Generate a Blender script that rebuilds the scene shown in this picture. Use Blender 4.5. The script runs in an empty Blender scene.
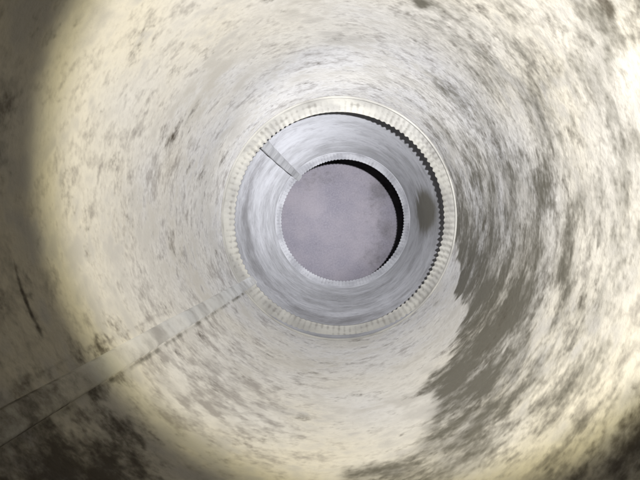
import bpy, math
import numpy as np
from mathutils import Vector

sc = bpy.context.scene
C = sc.collection
R = 0.0762                      # six-inch duct
H = 12.4 * R                    # camera height above the floor; d below is depth under the camera, in R
rad = math.radians

# ------------------------------------------------------------------ camera
cam = bpy.data.cameras.new('camera')
cam_o = bpy.data.objects.new('camera', cam); C.objects.link(cam_o)
cam.sensor_width = 36.0
cam.lens = 554.0 / 640.0 * 36.0
cam.clip_start = 0.002
cam.clip_end = 50
cam_o.location = (0.085 * R, -0.05 * R, H)
cam_o.rotation_mode = 'QUATERNION'
cam_o.rotation_quaternion = Vector((28, 15, -554)).normalized().rotation_difference(Vector((0, 0, -1)))
sc.camera = cam_o

# ------------------------------------------------------------------ world (dark: the only light is the hand torch)
w = bpy.data.worlds.new('World'); sc.world = w
w.use_nodes = True
w.node_tree.nodes['Background'].inputs[0].default_value = (0, 0, 0, 1)
w.node_tree.nodes['Background'].inputs[1].default_value = 0.0

# ------------------------------------------------------------------ the torch beside the camera
LP = Vector((0.43 * R, 0.18 * R, H))
tor = bpy.data.lights.new('torch', 'SPOT')
tor_o = bpy.data.objects.new('torch', tor); C.objects.link(tor_o)
tor_o.location = LP
tor_o.rotation_mode = 'QUATERNION'
AIM = Vector((-0.080, 0.005, -1)).normalized()
tor_o.rotation_quaternion = Vector((0, 0, -1)).rotation_difference(AIM)
tor.energy = 1.0
tor.color = (1.0, 0.995, 0.985)
tor.shadow_soft_size = 0.0022
tor.spot_size = rad(84)
tor.spot_blend = 0.1
tor.use_nodes = True            # beam profile of the reflector: hot centre, dimmer spill
nt = tor.node_tree
em = nt.nodes['Emission']
tc = nt.nodes.new('ShaderNodeTexCoord')
sx = nt.nodes.new('ShaderNodeSeparateXYZ'); nt.links.new(tc.outputs['Normal'], sx.inputs[0])
ab = nt.nodes.new('ShaderNodeMath'); ab.operation = 'ABSOLUTE'; nt.links.new(sx.outputs[2], ab.inputs[0])
ac = nt.nodes.new('ShaderNodeMath'); ac.operation = 'ARCCOSINE'; nt.links.new(ab.outputs[0], ac.inputs[0])
mr = nt.nodes.new('ShaderNodeMath'); mr.operation = 'DIVIDE'; nt.links.new(ac.outputs[0], mr.inputs[0]); mr.inputs[1].default_value = rad(40)
ramp = nt.nodes.new('ShaderNodeValToRGB'); nt.links.new(mr.outputs[0], ramp.inputs[0])
cr = ramp.color_ramp
BEAM = [(0.0, 1.0, 'c'), (0.15, 0.84, 'c'), (0.25, 0.32, 'c'), (0.35, 0.122, 'c'), (0.45, 0.083, 'm'), (0.60, 0.060, 'm'), (0.73, 0.047, 'w'), (0.79, 0.022, 'e'), (0.845, 0.0005, 'e')]
TINT = {'c': (0.94, 0.955, 1.0), 'm': (0.99, 0.98, 0.96), 'w': (1.0, 0.965, 0.86), 'e': (1.0, 0.93, 0.62)}   # white LED: cool core, yellow fringe
while len(cr.elements) < len(BEAM): cr.elements.new(0.5)
for e, (p, v, k) in zip(cr.elements, BEAM):
    e.position = p; e.color = tuple(v * q for q in TINT[k]) + (1,)
nt.links.new(ramp.outputs[0], em.inputs['Color'])
em.inputs['Strength'].default_value = 1.0
TORCH_POWER = 19.0
tor.energy = TORCH_POWER

sc.view_settings.view_transform = 'Standard'
sc.view_settings.look = 'None'
sc.view_settings.gamma = 1.0
sc.view_settings.use_curve_mapping = False
sc.view_settings.exposure = 1.12
sc.render.engine = 'CYCLES'
sc.cycles.max_bounces = 4
sc.cycles.diffuse_bounces = 2
sc.cycles.glossy_bounces = 3
sc.cycles.use_denoising = True
sc.cycles.use_adaptive_sampling = True
sc.cycles.adaptive_threshold = 0.03

# ------------------------------------------------------------------ helpers
rng = np.random.default_rng(7)

def link(name, me, mat, parent=None, smooth=True):
    o = bpy.data.objects.new(name, me); C.objects.link(o)
    if mat: me.materials.append(mat)
    if smooth: me.polygons.foreach_set('use_smooth', np.ones(len(me.polygons), bool))
    if parent is not None: o.parent = parent
    return o

def tag(o, label=None, cat=None, group=None, kind=None):
    for k, v in (('label', label), ('category', cat), ('group', group), ('kind', kind)):
        if v: o[k] = v
    return o

def fnoise(th, d, seed, octaves=3, f0=2, fd=1.0):
    """smooth periodic noise over the unrolled cylinder (sum of random waves)"""
    g = np.random.default_rng(seed)
    out = np.zeros(np.broadcast(th, d).shape)
    for o in range(octaves):
        for _ in range(6):
            k = g.integers(0, f0 * 2 ** o + 1); q = g.normal() * fd * 2 ** o
            out += np.cos(k * th + q * d + g.uniform(0, 6.28)) * (0.5 ** o) / 3.0
    return out

def snoise(nd, nu, dd, seed, size, st=1.0, p=1.6):
    """gaussian field on the unrolled wall (sigma 1): blotches of 'size' R, 'st' times longer round the pipe than along it"""
    g = np.random.default_rng(seed)
    F = np.fft.rfft2(g.normal(size=(nd, nu)))
    kd = np.fft.fftfreq(nd, dd)[:, None]; ku = np.fft.rfftfreq(nu, 2 * math.pi / nu)[None, :]
    k = np.sqrt(kd ** 2 + (ku * st) ** 2)
    k0 = 1.0 / (2.2 * size)
    amp = 1.0 / (1 + (k / k0) ** (2 * p))
    amp *= (k / k0) ** 2 / (0.25 + (k / k0) ** 2)
    f = np.fft.irfft2(F * amp, s=(nd, nu))
    return (f - f.mean()) / f.std()

def sstep(x, lo, hi):
    t = np.clip((x - lo) / (hi - lo), 0, 1); return t * t * (3 - 2 * t)

def grid_mesh(name, P, closed_u, attrs=None, flip=False):
    """P: (nd, nu, 3) points -> mesh of quads; attrs name -> (nd, nu) float"""
    nd, nu, _ = P.shape
    i = np.arange(nd - 1)[:, None]; j = np.arange(nu if closed_u else nu - 1)[None, :]
    j2 = (j + 1) % nu
    a = i * nu + j; b = i * nu + j2; c = (i + 1) * nu + j2; e = (i + 1) * nu + j
    F = np.stack([a, b, c, e] if not flip else [a, e, c, b], -1).reshape(-1, 4)
    me = bpy.data.meshes.new(name)
    me.from_pydata(P.reshape(-1, 3).tolist(), [], F.tolist())
    for k, v in (attrs or {}).items():
        at = me.attributes.new(k, 'FLOAT', 'POINT')
        at.data.foreach_set('value', np.ascontiguousarray(np.broadcast_to(v, (nd, nu)), dtype=np.float32).ravel())
    me.update()
    return me

def cyl(th, d, r, cx=0.0, cy=0.0, z0=0.0):
    """angle, depth (R), radius (R) -> local points; z0 = world z of the parent"""
    th, d, r = np.broadcast_arrays(th, d, r)
    return np.stack([cx * R + r * R * np.cos(th), cy * R + r * R * np.sin(th), H - d * R - z0], -1)

# ------------------------------------------------------------------ materials
class NT:
    def __init__(s, name):
        s.m = bpy.data.materials.new(name); s.m.use_nodes = True
        s.t = s.m.node_tree; s.b = s.t.nodes['Principled BSDF']
        s.co = s.t.nodes.new('ShaderNodeTexCoord').outputs['Object']
    def n(s, ty): return s.t.nodes.new(ty)
    def l(s, a, b): s.t.links.new(a, b)
    def put(s, v, sock):
        if hasattr(v, 'links'): s.l(v, sock)
        else: sock.default_value = v
    def math(s, op, a, b=0.0, c=0.0, clamp=False):
        x = s.n('ShaderNodeMath'); x.operation = op; x.use_clamp = clamp
        s.put(a, x.inputs[0]); s.put(b, x.inputs[1]); s.put(c, x.inputs[2]); return x.outputs[0]
    def noise(s, scale, detail=4, rough=0.55, stretch=(1, 1, 1), off=(0, 0, 0), dist=0.0):
        mp = s.n('ShaderNodeMapping'); s.l(s.co, mp.inputs[0])
        mp.inputs['Scale'].default_value = [k / R for k in stretch]; mp.inputs['Location'].default_value = off
        x = s.n('ShaderNodeTexNoise'); s.l(mp.outputs[0], x.inputs['Vector'])
        x.inputs['Scale'].default_value = scale; x.inputs['Detail'].default_value = detail
        x.inputs['Roughness'].default_value = rough; x.inputs['Distortion'].default_value = dist
        return x.outputs['Fac']
    def step(s, v, lo, hi):
        x = s.n('ShaderNodeMapRange'); x.interpolation_type = 'SMOOTHSTEP'
        s.put(v, x.inputs[0]); s.put(lo, x.inputs[1]); s.put(hi, x.inputs[2]); return x.outputs[0]
    def mix(s, f, a, b):
        x = s.n('ShaderNodeMix'); x.data_type = 'RGBA'
        s.put(f, x.inputs[0])
        for v, k in ((a, 6), (b, 7)):
            if hasattr(v, 'links'): s.l(v, x.inputs[k])
            else: x.inputs[k].default_value = (*v, 1)
        return x.outputs[2]
    def attr(s, name):
        x = s.n('ShaderNodeAttribute'); x.attribute_name = name; return x.outputs['Fac']
    def bump(s, h, strength, dist):
        x = s.n('ShaderNodeBump'); s.l(h, x.inputs['Height'])
        x.inputs['Strength'].default_value = strength; x.inputs['Distance'].default_value = dist
        s.l(x.outputs[0], s.b.inputs['Normal'])

def duct_metal(name, zinc, dust, dark, cool, metallic=0.2, soil_mix=0.68, bump=0.006):
    """zinc sheet; masks 'dust', 'soil', 'stain', 'grime', 'warm' live on the mesh, nodes break them up finely"""
    m = NT(name)
    fn = m.noise(14, 5, 0.66, (1, 1, 1.1))
    fc = m.math('SUBTRACT', fn, 0.5)
    def mask(nm, k, lo, hi):
        return m.step(m.math('MULTIPLY_ADD', fc, k, m.attr(nm)), lo, hi)
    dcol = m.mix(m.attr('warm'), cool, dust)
    dm = mask('dust', 1.0, 0.0, 1.0)
    col = m.mix(dm, zinc, dcol)
    col = m.mix(m.math('MULTIPLY', mask('soil_shade', 1.6, -0.20, 1.25), soil_mix), col, dark)
    col = m.mix(m.math('MULTIPLY', mask('stain', 0.7, -0.02, 1.15), 0.95), col, (0.102, 0.095, 0.075))
    col = m.mix(m.math('MULTIPLY', mask('grime_shade', 1.9, -0.15, 1.2), 0.92), col, (0.058, 0.045, 0.030))
    m.l(col, m.b.inputs['Base Color'])
    m.b.inputs['Metallic'].default_value = metallic
    m.b.inputs['Specular IOR Level'].default_value = 0.25
    m.b.inputs['Diffuse Roughness'].default_value = 1.0
    m.l(m.math('MULTIPLY_ADD', dm, 0.15, 0.65), m.b.inputs['Roughness'])
    m.bump(m.noise(30, 3, 0.6, (1, 1, 1.2)), 0.5, bump * R)
    return m.m

M_top = duct_metal('dusty_zinc_cream', (0.48, 0.46, 0.425), (0.61, 0.575, 0.495), (0.19, 0.17, 0.155), (0.58, 0.57, 0.56))
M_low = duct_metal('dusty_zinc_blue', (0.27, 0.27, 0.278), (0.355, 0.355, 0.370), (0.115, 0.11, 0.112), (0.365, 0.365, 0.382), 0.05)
M_crimp = duct_metal('dusty_zinc_crimp', (0.41, 0.395, 0.36), (0.52, 0.50, 0.44), (0.17, 0.155, 0.135), (0.50, 0.485, 0.445), 0.25, 0.6)
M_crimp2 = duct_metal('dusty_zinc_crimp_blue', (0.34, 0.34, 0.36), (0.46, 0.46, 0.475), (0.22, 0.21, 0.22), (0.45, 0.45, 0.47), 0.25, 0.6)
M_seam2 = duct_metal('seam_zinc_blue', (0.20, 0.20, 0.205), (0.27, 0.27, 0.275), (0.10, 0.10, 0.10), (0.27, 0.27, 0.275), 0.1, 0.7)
M_seam = duct_metal('seam_zinc', (0.50, 0.50, 0.49), (0.60, 0.57, 0.50), (0.22, 0.205, 0.19), (0.56, 0.56, 0.555), 0.3, 0.7)

def floor_material():
    m = NT('dusty_floor')
    a = m.noise(0.9, 6, 0.6, (1, 1, 1), (3.3, 1.2, 0))
    b = m.noise(7, 8, 0.75, (1, 1, 1), (1, 5, 0))
    c = m.noise(28, 4, 0.8)
    col = m.mix(m.step(a, 0.35, 0.65), (0.34, 0.32, 0.375), (0.44, 0.405, 0.445))
    col = m.mix(m.math('MULTIPLY', m.step(b, 0.5, 0.75), 0.3), col, (0.20, 0.185, 0.20))
    col = m.mix(m.math('MULTIPLY', m.step(c, 0.38, 0.68), 0.5), col, (0.54, 0.51, 0.555))
    # damp smears
    s = m.step(m.math('ADD', m.attr('smear'), m.math('MULTIPLY', m.math('SUBTRACT', b, 0.5), 1.2)), 0.20, 0.95)
    col = m.mix(m.math('MULTIPLY', s, 0.6), col, (0.15, 0.14, 0.14))
    m.l(col, m.b.inputs['Base Color'])
    m.b.inputs['Roughness'].default_value = 0.9
    m.b.inputs['Diffuse Roughness'].default_value = 1.0
    m.bump(m.math('ADD', b, c), 0.5, 0.012 * R)
    return m.m
M_floor = floor_material()

# ------------------------------------------------------------------ floor under the duct
n = 120
xs = np.linspace(-5, 5, n)
X, Y = np.meshgrid(xs, xs)
P = np.stack([X * R, Y * R, np.zeros_like(X)], -1)
smear = np.zeros_like(X)
for (x, y, sx_, sy_, a) in ((0.80, 0.72, .32, .36, .75), (0.95, -0.15, .22, .3, .6), (0.72, -0.8, .4, .35, .55), (-.3, 1.05, .7, .25, .4), (0.62, 0.1, .35, .5, .25), (-.9, 0.8, .4, .4, .3)):
    smear += a * np.exp(-((X - x) / sx_) ** 2 - ((Y - y) / sy_) ** 2)
floor = link('floor', grid_mesh('floor', P, False, {'smear': smear}), M_floor)
tag(floor, 'dusty mauve-grey floor seen through the far end of the duct', 'floor', kind='structure')

# ------------------------------------------------------------------ duct sections
def wall_shape(th, d, seed, oval):
    """radius in R of the rolled sheet: slightly oval, faint dents"""
    return 1.0 - oval * np.cos(2 * th) + 0.0034 * fnoise(th, d, seed, 3, 3, 1.3)

def crimp_r(th, t, seed, rho, ncrimp, amp, oval, lip=0.0):
    """t 0..1 along the crimped collar"""
    g = np.random.default_rng(seed)
    ph = th * ncrimp + 3.2 * fnoise(th, 0 * th, seed + 1, 3, 3)
    am = amp * (0.80 + 0.55 * fnoise(th, 0 * th, seed + 2, 3, 5))
    s = np.sin(ph)
    s = np.sign(s) * np.abs(s) ** 0.7
    rampt = np.clip((t - 0.10) / 0.22, 0, 1); rampt = rampt * rampt * (3 - 2 * rampt)
    # second tool mark half way along the collar
    notch = 1.0 - 0.55 * np.exp(-((t - 0.55) / 0.07) ** 2)
    base = 1.0 - oval * np.cos(2 * th)
    tt = np.clip(t, 0, 1) ** 0.9
    curl = 0.010 * lip * sstep(t, 0.80, 1.0)
    bead = 0.010 * np.exp(-((t - 0.04) / 0.035) ** 2)
    return base * (1 - tt) + rho * tt + am * s * rampt * notch - bead - curl

def duct(label, z_end, d0, d1, d2, cx, cy, seed, oval, rho_f, ncrimp, amp, seam_lo, seam_hi, mw, mc, attrs_f, seam_mat, r0=1.0, nd=600, nu=640, warm_c=0.55, seam_soil=0.30, edge_shade=0.32, seam_h=0.9, lip=0.0):
    root = bpy.data.objects.new('duct_section', None); C.objects.link(root)
    root.empty_display_size = 0.02
    z0 = H - d2 * R
    root.location = (cx * R, cy * R, z0)
    tag(root, label, 'duct', 'round sheet-metal duct sections joined end to end')
    th = np.linspace(0, 2 * math.pi, nu, endpoint=False)[None, :]
    d = np.linspace(d0, d1, nd)[:, None]
    r = wall_shape(th, d, seed, oval) * r0
    blend = np.clip((d1 - d) / 0.25, 0, 1)
    r = r * blend + (1 - blend) * (1.0 - oval * np.cos(2 * th)) * r0
    inner = cyl(th, d, r, z0=z0)
    # the sheet has a thickness: outer skin goes back up to the mouth
    do = np.linspace(d1, d0, 24)[:, None]
    outer = cyl(th, do, (1.0 - oval * np.cos(2 * th)) * r0 + 0.012, z0=z0)
    P = np.concatenate([inner, outer, inner[:1]], 0)
    at = attrs_f(th, d)
    at = {k: np.concatenate([np.broadcast_to(v, r.shape), np.zeros((24, nu)), np.broadcast_to(v, r.shape)[:1]], 0) for k, v in at.items()}
    link('pipe_wall', grid_mesh('pipe_wall', P, True, at), mw, root)
    # crimped collar at the lower end, slipped into the next section
    nc = ncrimp * 10
    thc = np.linspace(0, 2 * math.pi, nc, endpoint=False)[None, :]
    t = np.linspace(0, 1, 34)[:, None]
    rc = crimp_r(thc, t, seed + 50, rho_f(thc), ncrimp, amp, oval, lip) * r0
    edge = 0.012 * fnoise(thc, 0 * thc, seed + 77, 3, 6)
    dc = d1 + (d2 - d1) * t * (1 + edge)
    ci = cyl(thc, dc, rc, z0=z0)
    co = cyl(thc, dc[::-1], rc[::-1] + 0.010, z0=z0)
    Pc = np.concatenate([ci, co, ci[:1]], 0)
    ca = attrs_part(warm_c, seed + 60)(Pc.shape[0], nc, (d2 - d1) / 34)
    groove = np.sin(thc * ncrimp + 3.2 * fnoise(thc, 0 * thc, seed + 51, 3, 3))
    tl = np.concatenate([t, t[::-1], t[:1]], 0)
    ca['soil_shade'] = ca['soil_shade'] + 0.55 * np.clip(groove, -0.3, 1) * sstep(tl, 0.12, 0.35) + 0.5 * np.exp(-((tl - 0.10) / 0.05) ** 2)  # groove darkening paints rib shade that the frontal beam leaves out
    link('crimped_end', grid_mesh('crimped_end', Pc, True, ca), mc, root)
    # lock seam: a flat folded strip standing a little proud of the wall, running down into the collar
    lo, hi = rad(seam_lo), rad(seam_hi)
    prof = [(-0.10, -0.006), (0.0, 0.000), (0.03, 0.016), (0.12, 0.020), (0.45, 0.017), (0.80, 0.015), (0.90, 0.012), (0.955, 0.006), (1.0, -0.001), (1.08, -0.006)]
    ds = np.linspace(d0 + 0.01, d2 - 0.01 * (d2 - d1), 220)[:, None]
    u = np.array([p[0] for p in prof])[None, :]; hgt = np.array([p[1] for p in prof])[None, :]
    wob = 0.0055 * fnoise(0 * ds, ds, seed + 9, 3, 2, 2.0)
    ths = hi + (lo - hi) * u + wob
    tt = np.clip((ds - d1) / (d2 - d1), 0, 1) ** 0.9
    base = (1 - tt) * (wall_shape(ths, ds, seed, oval) * np.clip((d1 - ds) / 0.25, 0, 1) + (1 - np.clip((d1 - ds) / 0.25, 0, 1)) * (1.0 - oval * np.cos(2 * ths))) + tt * (rho_f(ths) - amp * 0.6 * (ds > d1))
    hh = np.where(hgt > 0, seam_h * hgt * (1 + 0.25 * fnoise(0 * ds, ds, seed + 12, 3, 2, 2.5)), hgt)
    rs = base * r0 - hh
    sa = attrs_part(0.5, seed + 80, seam_soil)(220, 400, (d2 - d0) / 220)
    sa = {k: v[:, 8:8 + len(prof)] for k, v in sa.items()}
    sa['warm'] = np.clip(np.interp(ds, [1.0, 2.0, 3.2, 4.6], [1.0, 0.7, 0.25, 0.0]) * warm_c / 0.55 + 0 * u, 0, 1)  # same near-to-far light cast tinted in as on the wall
    sa['grime_shade'] = sa['grime_shade'] * 0 - 0.45 + 0.95 * np.exp(-((ds - 1.4) / 0.45) ** 2) + 1.6 * ((u < 0.02) + 0.45 * (u > 0.94)) * edge_shade  # near end darkened as in the beam's dark edge; side lines paint edge shadow
    link('seam', grid_mesh('seam', cyl(ths, ds, rs, z0=z0), False, sa), seam_mat, root)
    return root

def angdiff(th, deg): return (np.degrees(th) - deg + 180) % 360 - 180

SB_D = [1.0, 1.6, 2.06, 2.39, 2.64, 2.87, 3.33, 3.70, 4.12, 4.6, 5.0]
SB_T = [262, 268, 278.5, 290.7, 300.6, 304.2, 314.7, 324.3, 331.7, 344, 350]

def attrs_top(th, d):
    th, d = np.broadcast_arrays(th, d)
    nd, nu = th.shape; dd = abs(d[1, 0] - d[0, 0])
    S = lambda seed, size, st=1.0, p=1.6: snoise(nd, nu, dd, seed, size, st, p)
    big, mid, fin, stk = S(1, .30), S(2, .10, 1.0, 1.1), S(3, .02, 1.0, 0.9), S(4, .06, 2.2, 1.0)
    G = lambda t0, d0, st_, sd_: np.exp(-(angdiff(th, t0) / st_) ** 2 - ((d - d0) / sd_) ** 2)
    # ---- pale dust nearly everywhere, smeared through to the sheet in places
    dust = 0.75 + 0.22 * big + 0.20 * mid + 0.10 * stk
    warm = np.clip(np.interp(d, [1.0, 2.0, 3.2, 4.6], [1.0, 0.85, 0.25, 0.0]) + 0.18 * S(5, .4), 0, 1)  # warm-to-cool cast of the light painted into the dust with depth
    # ---- grey-mauve soiling
    bias = 1.7 * G(238, 2.6, 17, .7) + 0.55 * G(185, 2.9, 30, .8) + 0.40 * G(185, 3.6, 30, 1.0) + 0.25 * G(225, 4.0, 20, .6) \
        - 0.9 * G(285, 3.0, 20, .9) - 0.65 * G(135, 1.9, 50, .7) - 0.35 * G(195, 2.1, 18, .4) - 0.4 * G(268, 2.2, 15, .4) + 0.45 * G(60, 3.3, 18, .7) - 0.5 * G(95, 3.2, 22, .8) + 0.75 * np.exp(-((d - 4.5) / 0.16) ** 2)  # last term: darker band just above the collar
    soil_shade = 0.26 * (0.50 * big + 0.55 * mid + 0.50 * fin + 0.55 * stk) + 0.10 + 0.30 * bias + 0.30 * S(12, .09, 1.3, 1.2) * G(240, 2.6, 24, .9) + 0.5 * np.exp(-(angdiff(th, 210.4 + 0.35 * np.sin(d * 9)) / 0.45) ** 2) * sstep(d, 1.4, 1.6) * sstep(-d, -2.95, -2.7)
    # ---- olive water stain with a ragged front, thinning away from it
    tb = np.interp(d, SB_D, SB_T)
    a = angdiff(th, 0)
    ang = np.where(a < -100, a + 720, a + 360)          # 260 .. 620
    e = np.radians(ang - tb) + 0.045 * S(6, .25, 1.0, 1.5) + 0.018 * S(7, .06, 1.6, 1.2)
    front = sstep(e, np.interp(d, [2.0, 2.6, 3.2, 4.0], [-.14, -.08, -.04, -.02]), np.interp(d, [2.0, 2.6, 3.2, 4.0, 4.6], [0.22, 0.13, 0.10, 0.07, 0.12]))
    q = (ang - tb) / np.interp(d, [1.2, 2.0, 2.6, 3.3, 4.6], [30, 44, 48, 42, 30])
    core = np.clip(1.30 - 0.52 * q, 0.0, 1.08) * np.interp(d, [1.0, 1.9, 2.3, 2.8, 5], [0.20, 0.55, 0.88, 1.0, 0.95])
    core = core + (0.17 * S(8, .18, 1.3, 1.2) + 0.10 * stk + 0.06 * fin) * (core > 0.02)
    streak = (0.28 + 0.15 * S(9, .20, 1.8, 1.2) + 0.12 * S(10, .07, 2.5, 1.0) + 0.06 * fin) * np.exp(-(angdiff(th, 22) / 52) ** 4) * np.interp(d, [1, 3.0, 4.2, 5], [.9, 1, .9, .8])
    streak = streak + (0.42 * G(33, 1.62, 8, .17) + 0.42 * G(66, 2.5, 8, .14)) * (1 + 0.5 * mid) + 0.09 * G(15, 1.7, 40, .6)  # broad last term paints down the overlit wall beside the torch
    stain = front * np.maximum(np.where(ang > 520, 0, core), np.where(ang > 470, 0, streak))
    stain = np.where(ang > 352, np.maximum(stain, streak), stain)
    stain = np.maximum(stain, 0.6 * np.exp(-(angdiff(th, 218.4) / 0.7) ** 2) * (1 + 0.35 * mid))   # edge shadow painted as a dark line along the seam
    # ---- brown-black dirt, plus painted beam-edge darkness at left, lower left and lower right
    gn = 0.30 * S(11, .16, 1.2, 1.3) + 0.08 * fin
    g = -0.5 + 1.15 * G(228, 1.58, 13, .36) + 0.9 * G(236, 1.35, 14, .28) + 0.95 * G(321, 1.30, 18, .24) + 0.55 * G(219.5, 1.95, 2.2, .45) \
        + 0.55 * G(211, 1.75, 2.0, .5) + 0.5 * np.exp(-((np.hypot(angdiff(th, 210.2) / 57.3, (d - 2.08) * 0.7) - 0.035) / 0.012) ** 2) + 0.55 * G(190, 1.5, 16, .22) + 0.40 * G(185, 1.38, 60, .28) + 0.55 * G(152, 1.40, 22, .20)
    thin = np.exp(-((d - 1.72 - 0.02 * np.sin(th * 9)) / 0.010) ** 2) * np.exp(-(angdiff(th, 197) / 8) ** 2)
    grime_shade = g + gn + 1.1 * thin
    return {'dust': dust, 'warm': warm, 'soil_shade': soil_shade, 'stain': stain, 'grime_shade': grime_shade}

def attrs_low(th, d):
    th, d = np.broadcast_arrays(th, d)
    nd, nu = th.shape; dd = abs(d[1, 0] - d[0, 0])
    S = lambda seed, size, st=1.0, p=1.6: snoise(nd, nu, dd, seed, size, st, p)
    G = lambda t0, d0, st_, sd_: np.exp(-(angdiff(th, t0) / st_) ** 2 - ((d - d0) / sd_) ** 2)
    dust = 0.60 + 0.15 * S(21, .35) + 0.14 * S(22, .10, 1.4) + 0.4 * G(110, 6.0, 40, .9) - 0.35 * G(250, 7.2, 60, .8)
    soil_shade = 0.17 * (0.6 * S(23, .25, 1.5) + 0.6 * S(24, .09, 1.4, 1.0) + 0.5 * S(25, .03, 1.6, 0.9) + 0.1 + 1.2 * G(250, 7.0, 70, 1.0) + 0.5 * G(190, 6.6, 30, 1.0) - 1.0 * G(110, 6, 35, 1.0)) + 0.08
    st_ = 2.4 * G(5, 6.7, 12, .75) + 0.20 * S(26, .12, 2.0) * G(5, 7.0, 18, .8)
    stain = np.clip(st_, 0, 1.3)
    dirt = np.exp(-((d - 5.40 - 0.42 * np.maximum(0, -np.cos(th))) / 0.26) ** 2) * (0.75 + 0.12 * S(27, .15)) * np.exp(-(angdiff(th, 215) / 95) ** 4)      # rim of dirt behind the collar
    return {'dust': dust, 'warm': 0 * th, 'soil_shade': soil_shade + dirt, 'stain': stain, 'grime_shade': 0 * th - 1}

def attrs_part(warm_v, seed, soil_v=-0.15):
    def f(nd, nu, dd):
        S = lambda s_, size, st=1.0: snoise(nd, nu, dd, seed + s_, size, st)
        return {'dust': 0.6 + 0.3 * S(0, .2), 'warm': np.clip(warm_v + 0.2 * S(1, .4), 0, 1), 'soil_shade': soil_v + 0.28 * S(2, .08, 1.5),
                'stain': np.zeros((nd, nu)), 'grime_shade': np.full((nd, nu), -1.0)}
    return f

def rho_top(th):
    return 0.957 + 0.009 * np.cos(2 * th + math.pi) + 0.006 * fnoise(th, 0 * th, 31, 2, 2)
def rho_low(th):
    return 0.938 + 0.007 * fnoise(th, 0 * th, 33, 2, 2)

top = duct('cream-dusted duct section with olive stain, its crimped end pushed into the next pipe', 0, 0.3, 4.62, 5.02, 0, 0, 3, 0.018, rho_top, 120, 0.0052,
           212.7, 217.8, M_top, M_crimp, attrs_top, M_seam)
low = duct('blue-grey far duct section with short seam and bright scalloped end above the floor', 0, 4.66, 8.28, 8.58, 0.0, 0.02, 13, 0.004, rho_low, 120, 0.0040,
           132.6, 138.8, M_low, M_crimp2, attrs_low, M_seam2, r0=1.012, nd=320, nu=512, warm_c=0.0, seam_soil=0.05, edge_shade=0.4, seam_h=1.7, lip=1.0)
